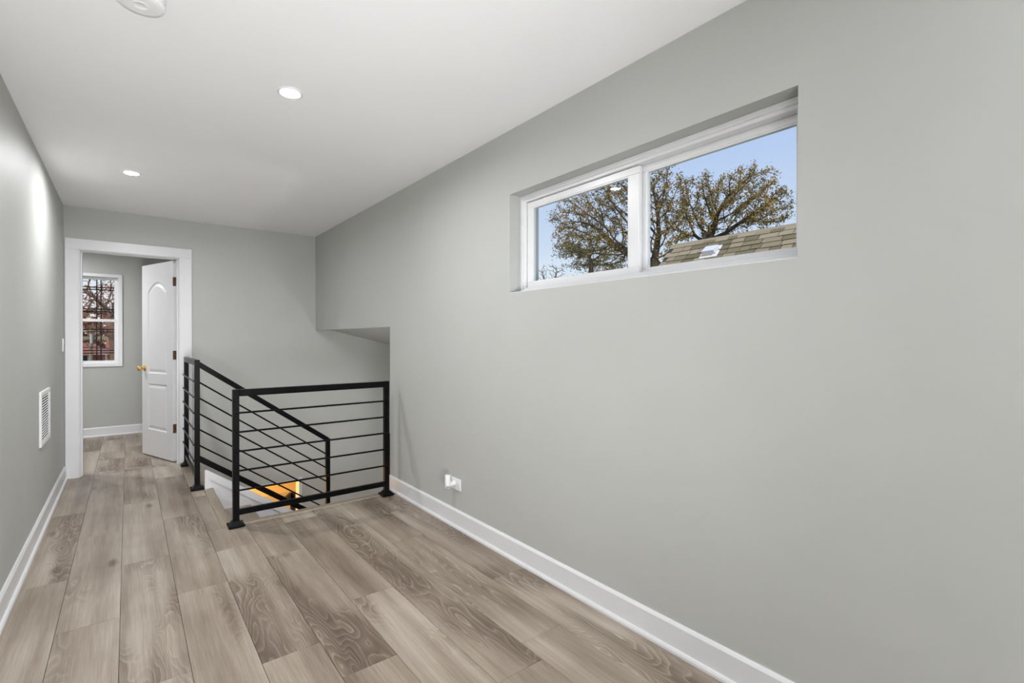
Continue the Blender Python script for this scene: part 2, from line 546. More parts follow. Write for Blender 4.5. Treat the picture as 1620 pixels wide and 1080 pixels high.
# floor: slab with stairwell hole and a separate laminate plank for each board
mb = MB()
for (a, b, c, d) in rects_minus(XL, XR, YB, YE, [(VX, 9, VY, YE)]):
    mb.box(a, b, c, d, -0.25, -0.012)
mb.box(RX0, RX1, YE2, YF, -0.25, -0.012)
floor = struct('floor', mb, 'subfloor', 'taupe wood look plank floor running down the hall to the room beyond', 'floor')
PW, PL = 0.2155, 1.255
firstj = {-1: 3.397, 0: 2.796, 1: 3.429, 2: 4.126-PL, 3: 3.31}
for k in range(-8, 10):
    a = -0.4605 + PW*(k+1)
    b = a + PW
    j0 = firstj.get(k, RND.uniform(0, PL))
    y = j0 - PL*math.ceil((j0-YB)/PL)
    while y < YF:
        for (lo, hi, (cx0, cx1)) in ((YB, YE, (XL, XR)), (YE, YE2, (DX0, DX1)), (YE2, YF, (RX0, RX1))):
            p0, p1 = max(y, lo), min(y+PL, hi)
            q0, q1 = max(a, cx0), min(b, cx1)
            if p1-p0 < 0.01 or q1-q0 < 0.01:
                continue
            for (r0, r1, s0, s1) in rects_minus(q0, q1, p0, p1, [(0.489, 9, 3.692, YE)]):
                if r1-r0 < 0.006 or s1-s0 < 0.006:
                    continue
                g = 0.0007
                gy0 = 0 if min(abs(s0-YE), abs(s0-YE2)) < 1e-6 else g
                gy1 = 0 if min(abs(s1-YE), abs(s1-YE2)) < 1e-6 else g
                obj('plank', MB().cbox(r0+g, r1-g, s0+gy0, s1-gy1, -0.012, 0.0, 0.0008), 'plank', floor)
        y += PL
# nosings around the stairwell
def nosing(x0, x1, y0, y1, along):
    if along == 'y':     # bull nose on +x side
        pr = [(x0, -0.012), (x0, 0.001), (x0+0.006, 0.005), (x1-0.010, 0.005), (x1-0.002, 0.001), (x1, -0.008), (x1-0.002, -0.020), (x1-0.02, -0.022), (x1-0.02, -0.012)]
        mbn = MB().prism(pr, 'y', y0, y1)
    else:
        pr = [(y0, -0.012), (y0, 0.001), (y0+0.006, 0.005), (y1-0.010, 0.005), (y1-0.002, 0.001), (y1, -0.008), (y1-0.002, -0.020), (y1-0.02, -0.022), (y1-0.02, -0.012)]
        mbn = MB().prism(pr, 'x', x0, x1)
    return obj('nosing', mbn, 'nosing', floor)
nosing(0.489, 0.557, 3.692, 4.742, 'y')
nosing(0.489, 0.557, 4.790, YE, 'y')
nosing(0.560, XR, 3.692, 3.757, 'x')
# white fascia under the floor edge
struct('trim_1', MB().box(0.557, XR, VY, VY+0.012, -0.26, -0.022), 'trim', 'white fascia board under the floor edge of the stairwell', 'trim')

# ------------------------------------------------------------------ baseboards
BH = 0.118
def baseboard(name, ax, fixed, sgn, a, b, label):
    """ax: axis along which it runs; sgn: direction into the room"""
    t = 0.014
    f = lambda u: fixed + sgn*u
    pr = [(f(0), 0.0), (f(t), 0.0), (f(t), BH-0.012), (f(t*0.6), BH-0.003), (f(t*0.4), BH), (f(0), BH)]
    o = struct(name, MB().prism(pr, ax, a, b), 'trim', label, 'baseboard')
    sh = [(f(t), 0.0), (f(t+0.013), 0.0), (f(t+0.013), 0.010), (f(t+0.009), 0.017), (f(t), 0.020)]
    obj('shoe_moulding', MB().prism(sh, ax, a, b), 'trim', o)
    return o
baseboard('baseboard_right', 'y', XR, -1, YB, OY-0.004, 'white baseboard along the right wall below the slider window')
baseboard('baseboard_left', 'y', XL, 1, YB, YE-0.018, 'white baseboard along the left wall below the air vent')
baseboard('baseboard_far', 'x', YF, -1, RX0, RX1, 'white baseboard under the barred window in the room beyond')
baseboard('baseboard_rear', 'x', YB, 1, XL, XR, 'white baseboard along the wall behind the viewer')

# ------------------------------------------------------------------ door frame and door
def casing(x0, x1, inner_sgn):
    """vertical casing board with a bead near the opening"""
    m_ = MB().cbox(x0, x1, YE-0.018, YE, 0.0, 2.150, 0.002)
    return m_
jmb = MB()
jmb.box(DX0, -0.337, YE-0.002, YE2+0.002, 0, DZ).box(0.395, DX1, YE-0.002, YE2+0.002, 0, DZ).box(-0.337, 0.395, YE-0.002, YE2+0.002, 2.055, DZ)
jamb = struct('trim_2', jmb, 'trim', 'white door jamb lining the doorway at the end of the hall', 'door frame')
stop = MB().cbox(-0.337, -0.325, YE+0.03, YE2-0.04, 0, 2.055).cbox(0.383, 0.395, YE+0.03, YE2-0.04, 0, 2.055).cbox(-0.325, 0.383, YE+0.03, YE2-0.04, 2.043, 2.055)
obj('door_stop', stop, 'trim', jamb)
cs = empty('trim_3', (0.03, YE, 0))
tag(cs, 'wide flat white casing boards around the doorway', 'door casing', None, 'structure')
obj('casing_board', MB().cbox(-0.440, -0.345, YE-0.019, YE, 0.0, 2.057, 0.002), 'trim', cs)
obj('casing_board', MB().cbox(0.403, 0.507, YE-0.019, YE, 0.0, 2.057, 0.002), 'trim', cs)
obj('casing_board', MB().cbox(-0.440, 0.507, YE-0.019, YE, 2.057, 2.152, 0.002), 'trim', cs)
obj('bead', MB().cbox(-0.345, -0.338, YE-0.014, YE, 0.0, 2.057, 0.002), 'trim', cs)
obj('bead', MB().cbox(0.396, 0.403, YE-0.014, YE, 0.0, 2.057, 0.002), 'trim', cs)
obj('bead', MB().cbox(-0.345, 0.403, YE-0.014, YE, 2.050, 2.057, 0.002), 'trim', cs)

def offset_poly(P, d):
    """inset a counter-clockwise 2-D polygon by d"""
    n = len(P)
    out = []
    for i in range(n):
        p0, p1, p2 = Vector(P[i-1]), Vector(P[i]), Vector(P[(i+1) % n])
        e1, e2 = (p1-p0).normalized(), (p2-p1).normalized()
        n1, n2 = Vector((-e1.y, e1.x)), Vector((-e2.y, e2.x))
        b = n1+n2
        b = b/max(b.length_squared/2, 0.2)
        out.append((p1+b*d)[:])
    return out

DW, DT = 0.700, 0.035
door = empty('door_1', (0.396, YE2+0.005, 0.012), math.radians(-70.3))
tag(door, 'white two panel door with arched upper panel, standing open', 'door', None, 'structure')
HD = 2.030
x0, x1 = -DW-0.003, -0.003
yf, yb = -0.005-DT, -0.005
cxm = (x0+x1)/2
pw = 0.215
upper = [(cxm-pw, 0.875), (cxm+pw, 0.875), (cxm+pw, 1.735)]
for i in range(1, 12):      # camber arch
    t = i/12
    xx = cxm+pw-2*pw*t
    upper.append((xx, 1.735+0.100*math.sin(math.pi*t)**0.9))
upper.append((cxm-pw, 1.735))
lower = [(cxm-pw, 0.275), (cxm+pw, 0.275), (cxm+pw, 0.765), (cxm-pw, 0.765)]
outer = [(x0, 0), (x1, 0), (x1, HD), (x0, HD)]
def ringfaces(mbx, A, B, ya, yb_):
    n = len(A)
    mbx.add([(p[0], ya, p[1]) for p in A]+[(p[0], yb_, p[1]) for p in B],
            [(i, (i+1) % n, n+(i+1) % n, n+i) for i in range(n)])
slab = MB()
for (yy, holes) in ((yf, (upper, lower)), (yb, ())):
    loops = [outer]+[list(h) for h in holes]
    allp = [p for l in loops for p in l]
    tris = geometry.tessellate_polygon([[Vector((p[0], p[1], 0)) for p in l] for l in loops])
    slab.add([(p[0], yy, p[1]) for p in allp], tris)
ringfaces(slab, outer, outer, yf, yb)
sl_o = obj('slab', slab, 'trim', door, local=True)
for P in (upper, lower):
    pm = MB()
    A, B, C_, D = P, offset_poly(P, 0.012), offset_poly(P, 0.020), offset_poly(P, 0.046)
    ringfaces(pm, A, B, yf, yf+0.009)
    ringfaces(pm, B, C_, yf+0.009, yf+0.009)
    ringfaces(pm, C_, D, yf+0.009, yf+0.002)
    tr_ = geometry.tessellate_polygon([[Vector((p[0], p[1], 0)) for p in D]])
    pm.add([(p[0], yf+0.002, p[1]) for p in D], tr_)
    obj('panel', pm, 'trim', door, local=True)
for zz in (1.82, 1.075, 0.33):
    hg = obj('hinge', MB().cbox(x1-0.0005, x1+0.002, yf+0.001, yb+0.002, zz-0.045, zz+0.045, 0.0006).tube((0.0, 0.002, zz-0.046), (0.0, 0.002, zz+0.046), 0.006, n=12)
             .box(x1-0.002, x1+0.004, yf-0.0006, yf+0.012, zz-0.045, zz+0.045), 'bronze', door, local=True)
    hg['label'] = 'bronze hinge'
kz = 0.925
kx = x0+0.062
kn = MB()
prof = [(0.0, -0.001), (0.031, -0.001), (0.031, 0.004), (0.026, 0.008), (0.012, 0.011), (0.010, 0.026), (0.013, 0.032), (0.024, 0.040), (0.028, 0.052), (0.025, 0.062), (0.012, 0.067), (0.0, 0.068)]
kn.lathe(prof, (kx, yf, kz), (0, -1, 0), 28)
k_o = obj('door_knob', kn, 'brass', door, local=True)
k_o['label'] = 'polished brass knob'
kn = MB().lathe(prof, (kx, yb, kz), (0, 1, 0), 28)
k_o = obj('door_knob', kn, 'brass', door, local=True)
k_o['label'] = 'polished brass knob'

# ------------------------------------------------------------------ slider window (right wall)
def ring_box(x0, x1, ya, yb_, za, zb, wl, wr, wb, wt, b=0.003):
    """rectangular frame in the y-z plane, thickness x0..x1; l = small y"""
    m_ = MB()
    m_.cbox(x0, x1, ya, yb_, za, za+wb, b)
    m_.cbox(x0, x1, ya, yb_, zb-wt, zb, b)
    m_.cbox(x0, x1, ya, ya+wl, za+wb-0.001, zb-wt+0.001, b)
    m_.cbox(x0, x1, yb_-wr, yb_, za+wb-0.001, zb-wt+0.001, b)
    return m_
w1 = empty('window_1', (XR+0.1, (WY0+WY1)/2, WZ0))
tag(w1, 'wide white vinyl two pane slider window high in the right wall', 'window', None, 'structure')
fx0, fx1 = XR+0.072, XR+0.165
fr_ = ring_box(fx0, fx1, WY0, WY1, WZ0, WZ1, 0.022, 0.022, 0.022, 0.022)
fr_2 = ring_box(fx0+0.014, fx1, WY0+0.02, WY1-0.02, WZ0+0.02, WZ1-0.02, 0.016, 0.016, 0.014, 0.016, 0.002)
fo = obj('frame', fr_, 'vinyl', w1)
obj('frame_lip', fr_2, 'vinyl', fo)
# sliding sash (further pane) and fixed light
s1 = obj('sash', ring_box(fx0+0.026, fx0+0.052, 1.372, WY1-0.040, WZ0+0.030, WZ1-0.040, 0.062, 0.042, 0.034, 0.034), 'vinyl', w1)
obj('pane', MB().box(fx0+0.036, fx0+0.040, 1.43, WY1-0.08, WZ0+0.06, WZ1-0.07), 'glass', s1)
obj('glazing_bead', ring_box(fx0+0.030, fx0+0.050, 1.372+0.061, WY1-0.081, WZ0+0.063, WZ1-0.073, 0.006, 0.006, 0.006, 0.006, 0.001), 'vinyl', s1)
s2 = obj('sash', ring_box(fx0+0.056, fx0+0.082, WY0+0.030, 1.42, WZ0+0.030, WZ1-0.036, 0.022, 0.066, 0.026, 0.030), 'vinyl', w1)
obj('pane', MB().box(fx0+0.066, fx0+0.070, WY0+0.05, 1.36, WZ0+0.05, WZ1-0.06), 'glass', s2)
obj('glazing_bead', ring_box(fx0+0.060, fx0+0.080, WY0+0.051, 1.355, WZ0+0.055, WZ1-0.065, 0.006, 0.006, 0.006, 0.006, 0.001), 'vinyl', s2)
# painted drywall sill under it
struct('trim_4', MB().cbox(XR+0.001, fx0+0.002, WY0, WY1, WZ0, WZ0+0.004, 0.001), 'trim', 'white painted sill of the slider window', 'window sill')

# ------------------------------------------------------------------ double hung window (room beyond)
def ring_xz(y0, y1, xa, xb, za, zb, wl, wr, wb, wt, b=0.003):
    m_ = MB()
    m_.cbox(xa, xb, y0, y1, za, za+wb, b)
    m_.cbox(xa, xb, y0, y1, zb-wt, zb, b)
    m_.cbox(xa, xa+wl, y0, y1, za+wb-0.001, zb-wt+0.001, b)
    m_.cbox(xb-wr, xb, y0, y1, za+wb-0.001, zb-wt+0.001, b)
    return m_
fa, fb, fc, fd = FW
w2 = empty('window_2', ((fa+fb)/2, YF+0.05, fc))
tag(w2, 'white double hung window with black double bar grilles in the room beyond', 'window', None, 'structure')
obj('frame', ring_xz(YF-0.012, YF+0.09, fa, fb, fc, fd, 0.045, 0.045, 0.045, 0.040), 'vinyl', w2)
mid = 1.492
for (za, zb, yy) in ((mid-0.018, fd-0.036, YF+0.045), (fc+0.042, mid+0.018, YF+0.012)):
    s_ = obj('sash', ring_xz(yy, yy+0.03, fa+0.043, fb-0.043, za, zb, 0.042, 0.042, 0.036, 0.036), 'vinyl', w2)
    obj('pane', MB().box(fa+0.08, fb-0.08, yy+0.012, yy+0.016, za+0.03, zb-0.03), 'glass', s_)
    gx0, gx1, gz0, gz1 = fa+0.084, fb-0.084, za+0.035, zb-0.035
    for c0 in (gx0+0.155, gx1-0.155):
        for dx in (-0.021, 0.021):
            obj('grille_bar', MB().box(c0+dx-0.006, c0+dx+0.006, yy+0.017, yy+0.023, gz0, gz1), 'steel', s_)
    for c0 in (gz0+0.115, gz1-0.115):
        for dz in (-0.016, 0.016):
            obj('grille_bar', MB().box(gx0, gx1, yy+0.0175, yy+0.0235, c0+dz-0.006, c0+dz+0.006), 'steel', s_)

# ------------------------------------------------------------------ railings
def post(parent, x, y, z0, z1, base=True, w=0.038):
    p = obj('post', MB().cbox(x-w/2, x+w/2, y-w/2, y+w/2, z0, z1, 0.002), 'steel', parent)
    if base:
        pl = MB().cbox(x-0.048, x+0.048, y-0.050, y+0.050, z0, z0+0.010, 0.002)
        # flared cover shoe
        a, b = 0.040, 0.021
        v = [(x-a, y-a, z0+0.010), (x+a, y-a, z0+0.010), (x+a, y+a, z0+0.010), (x-a, y+a, z0+0.010),
             (x-b, y-b, z0+0.036), (x+b, y-b, z0+0.036), (x+b, y+b, z0+0.036), (x-b, y+b, z0+0.036)]
        pl.add(v, [(0, 1, 5, 4), (1, 2, 6, 5), (2, 3, 7, 6), (3, 0, 4, 7)])
        obj('base_plate', pl, 'steel', p)
        for dx in (-1, 1):
            for dy in (-1, 1):
                obj('bolt', MB().lathe([(0.0055, 0.0), (0.0055, 0.003), (0.003, 0.0055), (0, 0.006)], (x+dx*0.042, y+dy*0.044, z0+0.010), n=8), 'steel', p)
    return p

RY = 3.680
rl = empty('guard_railing', (1.09, RY, 0.0))
tag(rl, 'level black steel guard railing across the near side of the stairwell', 'railing')
post(rl, 0.562, RY, 0.005, 0.912)
post(rl, 1.622, RY, 0.005, 0.912)
obj('top_rail', MB().cbox(0.582, 1.603, RY-0.019, RY+0.019, 0.866, 0.911, 0.002), 'steel', rl)
obj('bottom_rail', MB().cbox(0.581, 1.603, RY-0.012, RY+0.012, 0.074, 0.112, 0.002), 'steel', rl)
for zz in (0.757, 0.630, 0.502, 0.373, 0.243):
    obj('bar', MB().tube((0.556, RY-0.025, zz), (1.628, RY-0.025, zz), 0.0065, n=8), 'steel', rl)

SY, PX = 4.788, 0.449
r2 = empty('stair_railing', (0.449, SY, 0.0))
tag(r2, 'black steel railing with a short level run and a slope down the stairs', 'railing')
post(r2, PX, SY, 0.005, 1.075)
post(r2, 0.452, 5.765, 0.005, 1.075)
LXP = 1.512
post(r2, LXP, SY, -0.62, 0.292, base=False)
obj('top_rail', MB().cbox(PX-0.019, PX+0.019, SY+0.018, 5.747, 1.030, 1.074, 0.002), 'steel', r2)
obj('bottom_rail', MB().cbox(PX-0.010, PX+0.010, SY+0.018, 5.747, 0.080, 0.118, 0.002), 'steel', r2)
for zz in (0.900, 0.768, 0.636, 0.504, 0.372, 0.240):
    obj('bar', MB().tube((PX-0.024, SY-0.004, zz), (PX-0.024, 5.770, zz), 0.0065, n=8), 'steel', r2)
SL = -0.722
def slope(zl):
    return (PX+0.010, SY, zl), (LXP-0.005, SY, zl+SL*(LXP-PX-0.015))
a, b = slope(1.040)
obj('sloped_top_rail', MB().bar(a, b, 0.036, 0.042), 'steel', r2)
for zz in (0.893, 0.761, 0.631, 0.500, 0.368):
    a, b = slope(zz)
    obj('sloped_bar', MB().tube(a, b, 0.0065, n=8), 'steel', r2)
a, b = slope(0.258)
obj('sloped_bottom_rail', MB().bar(a, b, 0.024, 0.044), 'steel', r2)
# steel block that ties the railing to the wall end
br = obj('wall_bracket', MB().cbox(XR-0.001, XR+0.06, OY-0.001, OY+0.048, 0.095, 0.455, 0.002), 'steel')
tag(br, 'black steel mounting plate on the wall end behind the railing post', 'bracket')

# ------------------------------------------------------------------ stairs
st = empty('stair_flight', (1.2, 4.25, ZL))
tag(st, 'taupe stair flight with white risers and stringer going down to the right', 'stairs')
RISE, RUN, SX = 0.19, 0.2667, 0.548
SY0, SY1 = VY+0.013, 4.742
for i in range(1, 6):
    z = -RISE*i
    xa = SX+RUN*(i-1)
    obj('tread', MB().cbox(xa, xa+RUN+0.022, SY0, SY1, z-0.022, z, 0.004), 'plank', st)
    obj('riser', MB().box(xa-0.012 if i > 1 else xa-0.008, xa, SY0, SY1, z, z+RISE-0.022), 'trim', st)
zlan = -RISE*6
xa = SX+RUN*5
obj('riser', MB().box(xa-0.012, xa, SY0, SY1, zlan, zlan+RISE-0.022), 'trim', st)
struct('floor_landing', MB().box(xa, XA, OY, YE, zlan-0.03, zlan), 'plank', 'stair landing inside the alcove', 'landing')
st2 = empty('lower_stair_flight', (1.0, 5.3, ZL))
tag(st2, 'lower stair flight turning back under the end wall', 'stairs')
# lower flight returning under the upper one
for i in range(1, 7):
    z = zlan-RISE*i
    xb = xa-RUN*(i-1)
    obj('tread', MB().cbox(xb-RUN-0.022, xb, 4.80, YE-0.002, z-0.022, z, 0.004), 'plank', st2)
    obj('riser', MB().box(xb, xb+0.012, 4.80, YE-0.002, z, z+RISE-0.022), 'trim', st2)
def zs(x, z0):
    return z0+SL*(x-0.495)
strg = obj('stringer', MB().prism([(0.497, 0.006), (0.497, 0.158), (0.515, 0.158), (1.90, zs(1.90, 0.172)), (1.90, -1.6), (1.30, -1.6), (0.56, -0.55), (0.56, 0.006)], 'y', 4.742, 4.767), 'trim', st)
obj('stringer_trim', MB().prism([(0.497, 0.006), (0.497, 0.161), (0.515, 0.161), (1.90, zs(1.90, 0.175)), (1.90, zs(1.90, 0.110)), (0.530, zs(0.530, 0.110)), (0.530, 0.006)], 'y', 4.729, 4.742), 'trim', strg)

# dark handrail of the lower flight
hr = empty('lower_handrail', (1.40, 5.62, zlan))
tag(hr, 'dark wooden handrail end with short post glimpsed down the stairwell', 'handrail')
obj('newel', MB().cbox(1.375, 1.425, 5.60, 5.65, zlan, -0.415, 0.004), 'darkwood', hr)
obj('rail', MB().bar((1.40, 5.625, -0.435), (0.80, 5.625, -0.435+SL*0.60), 0.05, 0.055), 'darkwood', hr)

# lower storey shell
struct('floor_lower', MB().box(-0.9, 3.15, 3.5, 7.9, ZL-0.1, ZL), 'plank', 'floor of the storey below at the foot of the stairs', 'floor')
struct('wall_lower_front', MB().box(-0.9, XR+WT, 3.62, VY, ZL, -0.26), 'wall', 'grey wall under the hall floor beside the stairs', 'wall')
struct('wall_lower_left', MB().box(-0.9, -0.8, VY, YE, ZL, -0.26), 'wall', 'grey wall at the foot of the stairs', 'wall')
struct('trim_5', MB().cbox(LX1-0.006, LX1+0.028, YE-0.012, YE2, ZL, LZ+0.028, 0.002).cbox(LX0, LX1, YE-0.012, YE2, LZ, LZ+0.006, 0.001), 'trim', 'thin white trim at the edge of the warmly lit opening downstairs', 'trim')
YW = 7.35
mb = MB().box(-0.2, 2.6, YW, YW+0.1, ZL, -0.26).box(-0.3, -0.2, YE2, YW+0.1, ZL, -0.26).box(2.6, 2.7, YE2, YW+0.1, ZL, -0.26)
struct('wall_lower_far', mb, 'yellow', 'yellow walls of the warmly lit room downstairs', 'wall')
tag(obj('cream_cupboard', MB().cbox(0.3, 2.2, YW-0.35, YW-0.002, ZL, -0.80, 0.006), 'cream'), 'cream coloured panel top seen in the warm room downstairs', 'cupboard')
wl = bpy.data.lights.new('downstairs_lamp', 'POINT')
wl.energy = 85
wl.color = (1.0, 0.72, 0.36)
wl.shadow_soft_size = 0.06
wlo = bpy.data.objects.new('downstairs_lamp', wl)
COL.objects.link(wlo)
wlo.location = (0.35, 6.75, -0.46)

# ------------------------------------------------------------------ ceiling fixtures
def recessed(x, y, label, z=H):
    t = empty('recessed_light', (x, y, z-0.003))
    tag(t, label, 'ceiling light', 'recessed ceiling lamps')
    obj('trim_ring', MB().lathe([(0.0385, -0.0005), (0.0415, -0.0045), (0.048, -0.0075), (0.056, -0.005), (0.0585, 0.0)], (x, y, z), n=40), 'plastic', t)
    obj('lens', MB().lathe([(0.0, -0.0014), (0.02, -0.0014), (0.0395, -0.0012)], (x, y, z), n=40), 'lens', t)
recessed(0.619, 2.519, 'lit round recessed lamp in the white ceiling nearest the slider window')
recessed(0.022, 4.432, 'lit round recessed lamp in the white ceiling nearest the doorway')
recessed(-0.95, 6.65, 'added unseen ceiling lamp in the room beyond the door, nearer the doorway')  # unseen lamp added to light the open door's face
recessed(-0.95, 7.45, 'added unseen ceiling lamp in the room beyond the door, nearer its window')  # second unseen lamp added to brighten the room beyond

# unseen lamp added to brighten the stair alcove, hidden behind the right wall
wlp = empty('alcove_fill_lamp', (2.45, OY, 0.15))
tag(wlp, 'added globe fill lamp, unseen inside the stair alcove behind the right wall', 'fill lamp')
obj('backplate', MB().lathe([(0.0, 0.0), (0.06, 0.0), (0.06, 0.012), (0.05, 0.02), (0.018, 0.024), (0.018, 0.05), (0.0, 0.05)], (2.45, OY, 0.15), (0, 1, 0), 24), 'bronze', wlp)
obj('globe', MB().lathe([(0.11*math.sin(math.pi*i/16), 0.14-0.11*math.cos(math.pi*i/16)) for i in range(17)], (2.45, OY, 0.15), (0, 1, 0), 24), lamp_mat('globe_glow', 36.0), wlp)

sm = empty('smoke_detector', (0.036, 2.117, H-0.05))
tag(sm, 'round white smoke detector cut by the top edge of the picture', 'smoke detector')
so = (0.036, 2.117, H)
obj('base', MB().lathe([(0.0, 0), (0.073, 0), (0.073, -0.012), (0.066, -0.014)], so, n=48), 'plastic', sm)
obj('cover', MB().lathe([(0.068, -0.012), (0.070, -0.033), (0.0700, -0.0395), (0.0675, -0.0425), (0.050, -0.0440), (0.0, -0.0445)], so, n=48), 'plastic', sm)
obj('test_button', MB().lathe([(0.023, -0.0440), (0.023, -0.0456), (0.0215, -0.0459), (0.0205, -0.0450), (0.0, -0.0450)], so, n=32), 'plastic', sm)

# ------------------------------------------------------------------ wall fittings
va, vb, vz0, vz1 = 4.325, 4.785, 0.547, 0.903
vt = empty('air_vent', (XL, (va+vb)/2, vz0))
tag(vt, 'white louvred return air vent low on the left wall', 'vent')
vf = MB()
vx = XL+0.012
bw = 0.030
vf.cbox(XL, vx, va, vb, vz0, vz0+bw, 0.002).cbox(XL, vx, va, vb, vz1-bw, vz1, 0.002)
vf.cbox(XL, vx, va, va+bw, vz0+bw, vz1-bw, 0.002).cbox(XL, vx, vb-bw, vb, vz0+bw, vz1-bw, 0.002)
obj('frame', vf, 'plastic', vt)
obj('backing', MB().box(XL+0.0005, XL+0.0015, va+0.02, vb-0.02, vz0+0.02, vz1-0.02), 'duct', vt)
ns = 17
for i in range(ns):
    zc = vz0+bw+(vz1-vz0-2*bw)*(i+0.5)/ns
    v = [(XL+0.0078, zc+0.0022), (XL+0.0112, zc-0.0026), (XL+0.0118, zc-0.0020), (XL+0.0086, zc+0.0028)]
    obj('louvre', MB().prism(v, 'y', va+bw-0.002, vb-bw+0.002), 'plastic', vt)

sw = empty('light_switch', (XL, 5.78, 1.14))
tag(sw, 'white light switch plate on the left wall beside the doorway', 'light switch')
obj('plate', MB().cbox(XL, XL+0.007, 5.735, 5.808, 1.138, 1.254, 0.002), 'plastic', sw)
obj('rocker', MB().prism([(XL+0.006, 1.163), (XL+0.010, 1.163), (XL+0.0075, 1.196), (XL+0.010, 1.229), (XL+0.006, 1.229)], 'y', 5.755, 5.788), 'plastic', sw)

oy0, oy1, oz0, oz1 = 2.712, 2.828, 0.246, 0.322
ol = empty('wall_outlet', (XR, (oy0+oy1)/2, oz0))
tag(ol, 'white outlet plate mounted sideways low on the right wall', 'outlet')
obj('plate', MB().cbox(XR-0.006, XR, oy0, oy1, oz0, oz1, 0.002), 'plastic', ol)
for yc in (2.742, 2.798):
    sk = obj('socket', MB().cbox(XR-0.0075, XR-0.005, yc-0.017, yc+0.017, (oz0+oz1)/2-0.015, (oz0+oz1)/2+0.015, 0.0008), 'plastic', ol)
    for dz in (-0.006, 0.006):
        obj('slot', MB().box(XR-0.0079, XR-0.0074, yc-0.002, yc+0.006, (oz0+oz1)/2+dz-0.0011, (oz0+oz1)/2+dz+0.0011), 'dark', sk)
pg = empty('plug_in_sensor', (XR-0.058, 2.785, 0.256))
tag(pg, 'small white cylindrical plug-in sensor with dark lens in the wall outlet', 'sensor')
px_, py_ = XR-0.058, 2.785
obj('body', MB().lathe([(0.0, 0.0), (0.015, 0.0), (0.019, 0.005), (0.0195, 0.012), (0.0195, 0.088), (0.018, 0.092)], (px_, py_, 0.262), n=32), 'plastic', pg)
obj('cap', MB().lathe([(0.0182, 0.0), (0.017, 0.002), (0.010, 0.0035), (0.0, 0.004)], (px_, py_, 0.3535), n=32), 'greyplastic', pg)
obj('plug', MB().lathe([(0.017, 0.0), (0.017, 0.032), (0.014, 0.036), (0.0, 0.036)], (XR-0.0075, py_, 0.288), (-1, 0, 0), 28), 'plastic', pg)
obj('lens', MB().lathe([(0.0, 0.0195), (0.008, 0.0190), (0.013, 0.0165), (0.0145, 0.012)], (px_, py_, 0.276), (-0.30, -0.72, -0.45), 24), 'greyplastic', pg)
obj('indicator', MB().lathe([(0.0, 0.0205), (0.003, 0.0203), (0.003, 0.018)], (px_, py_, 0.284), (-0.9, -0.25, 0.0), 12), 'dark', pg)

# ------------------------------------------------------------------ outdoors
GZ = -3.4
struct('ground', MB().box(-60, 90, -40, 110, GZ-0.2, GZ), 'grass', 'lawn around the houses', 'ground')

# neighbour's house with a shingled roof parallel to our wall
TP = 1.06
RXW, RZW = 13.0, 4.12
RY0, RY1 = -1.5, 8.62
nh = empty('neighbour_house', (RXW, 3.5, GZ))
tag(nh, 'neighbouring house with steep tan shingle roof outside the slider window', 'house')
RUNW = 4.6
zeave = RZW-TP*RUNW
obj('walls', MB().prism([(RXW-RUNW+0.3, GZ), (RXW+RUNW-0.3, GZ), (RXW+RUNW-0.3, zeave+0.2), (RXW, RZW-0.15), (RXW-RUNW+0.3, zeave+0.2)], 'y', RY0+0.2, RY1-0.2), 'siding', nh)
roof = obj('roof', MB().prism([(RXW-RUNW, zeave-0.05), (RXW, RZW-0.05), (RXW+RUNW, zeave-0.05), (RXW+RUNW, zeave+0.03), (RXW, RZW-0.012), (RXW-RUNW, zeave+0.03)], 'y', RY0, RY1), 'underlay', nh)
th = math.atan(TP)
ds, dn = Vector((-math.cos(th), 0, -math.sin(th))), Vector((-math.sin(th), 0, math.cos(th)))
EXPO, TABW = 0.20, 0.36
shm = {}
ridge = Vector((RXW, 0, RZW))
for row in range(0, 14):
    s0 = EXPO*row
    yy = RY1-(0.0 if row % 2 == 0 else TABW*0.5)+RND.uniform(-0.02, 0.02)
    first = True
    cnt = 0
    while yy > 2.2 and cnt < 22:
        top = min(yy, RY1)
        wdt = TABW*RND.choice((0.75, 1.0, 1.0, 1.35))
        lo = yy-wdt+0.022
        lift = RND.uniform(0.022, 0.036)
        dr = RND.uniform(-0.012, 0.012)
        p0 = ridge+ds*(s0-0.02)
        p1 = ridge+ds*(s0+EXPO+0.02+dr)
        q = []
        for p, h in ((p0, 0.002), (p1, lift)):
            for yv in (lo, top):
                q.append(p+dn*h+Vector((0, yv, 0)))
        for p, h in ((p0, -0.012), (p1, lift-0.016)):
            for yv in (lo, top):
                q.append(p+dn*h+Vector((0, yv, 0)))
        obj('shingle', MB().add(q, [(0, 1, 3, 2), (4, 6, 7, 5), (0, 4, 5, 1), (2, 3, 7, 6), (0, 2, 6, 4), (1, 5, 7, 3)]), 'shingle', roof)
        yy -= wdt
        cnt += 1
obj('ridge_cap', MB().prism([(RXW-0.13, RZW-0.13*TP+0.012), (RXW, RZW+0.022), (RXW+0.13, RZW-0.13*TP+0.012), (RXW+0.13, RZW-0.13*TP-0.02), (RXW, RZW-0.02), (RXW-0.13, RZW-0.13*TP-0.02)], 'y', RY0, RY1), 'shingle', roof)
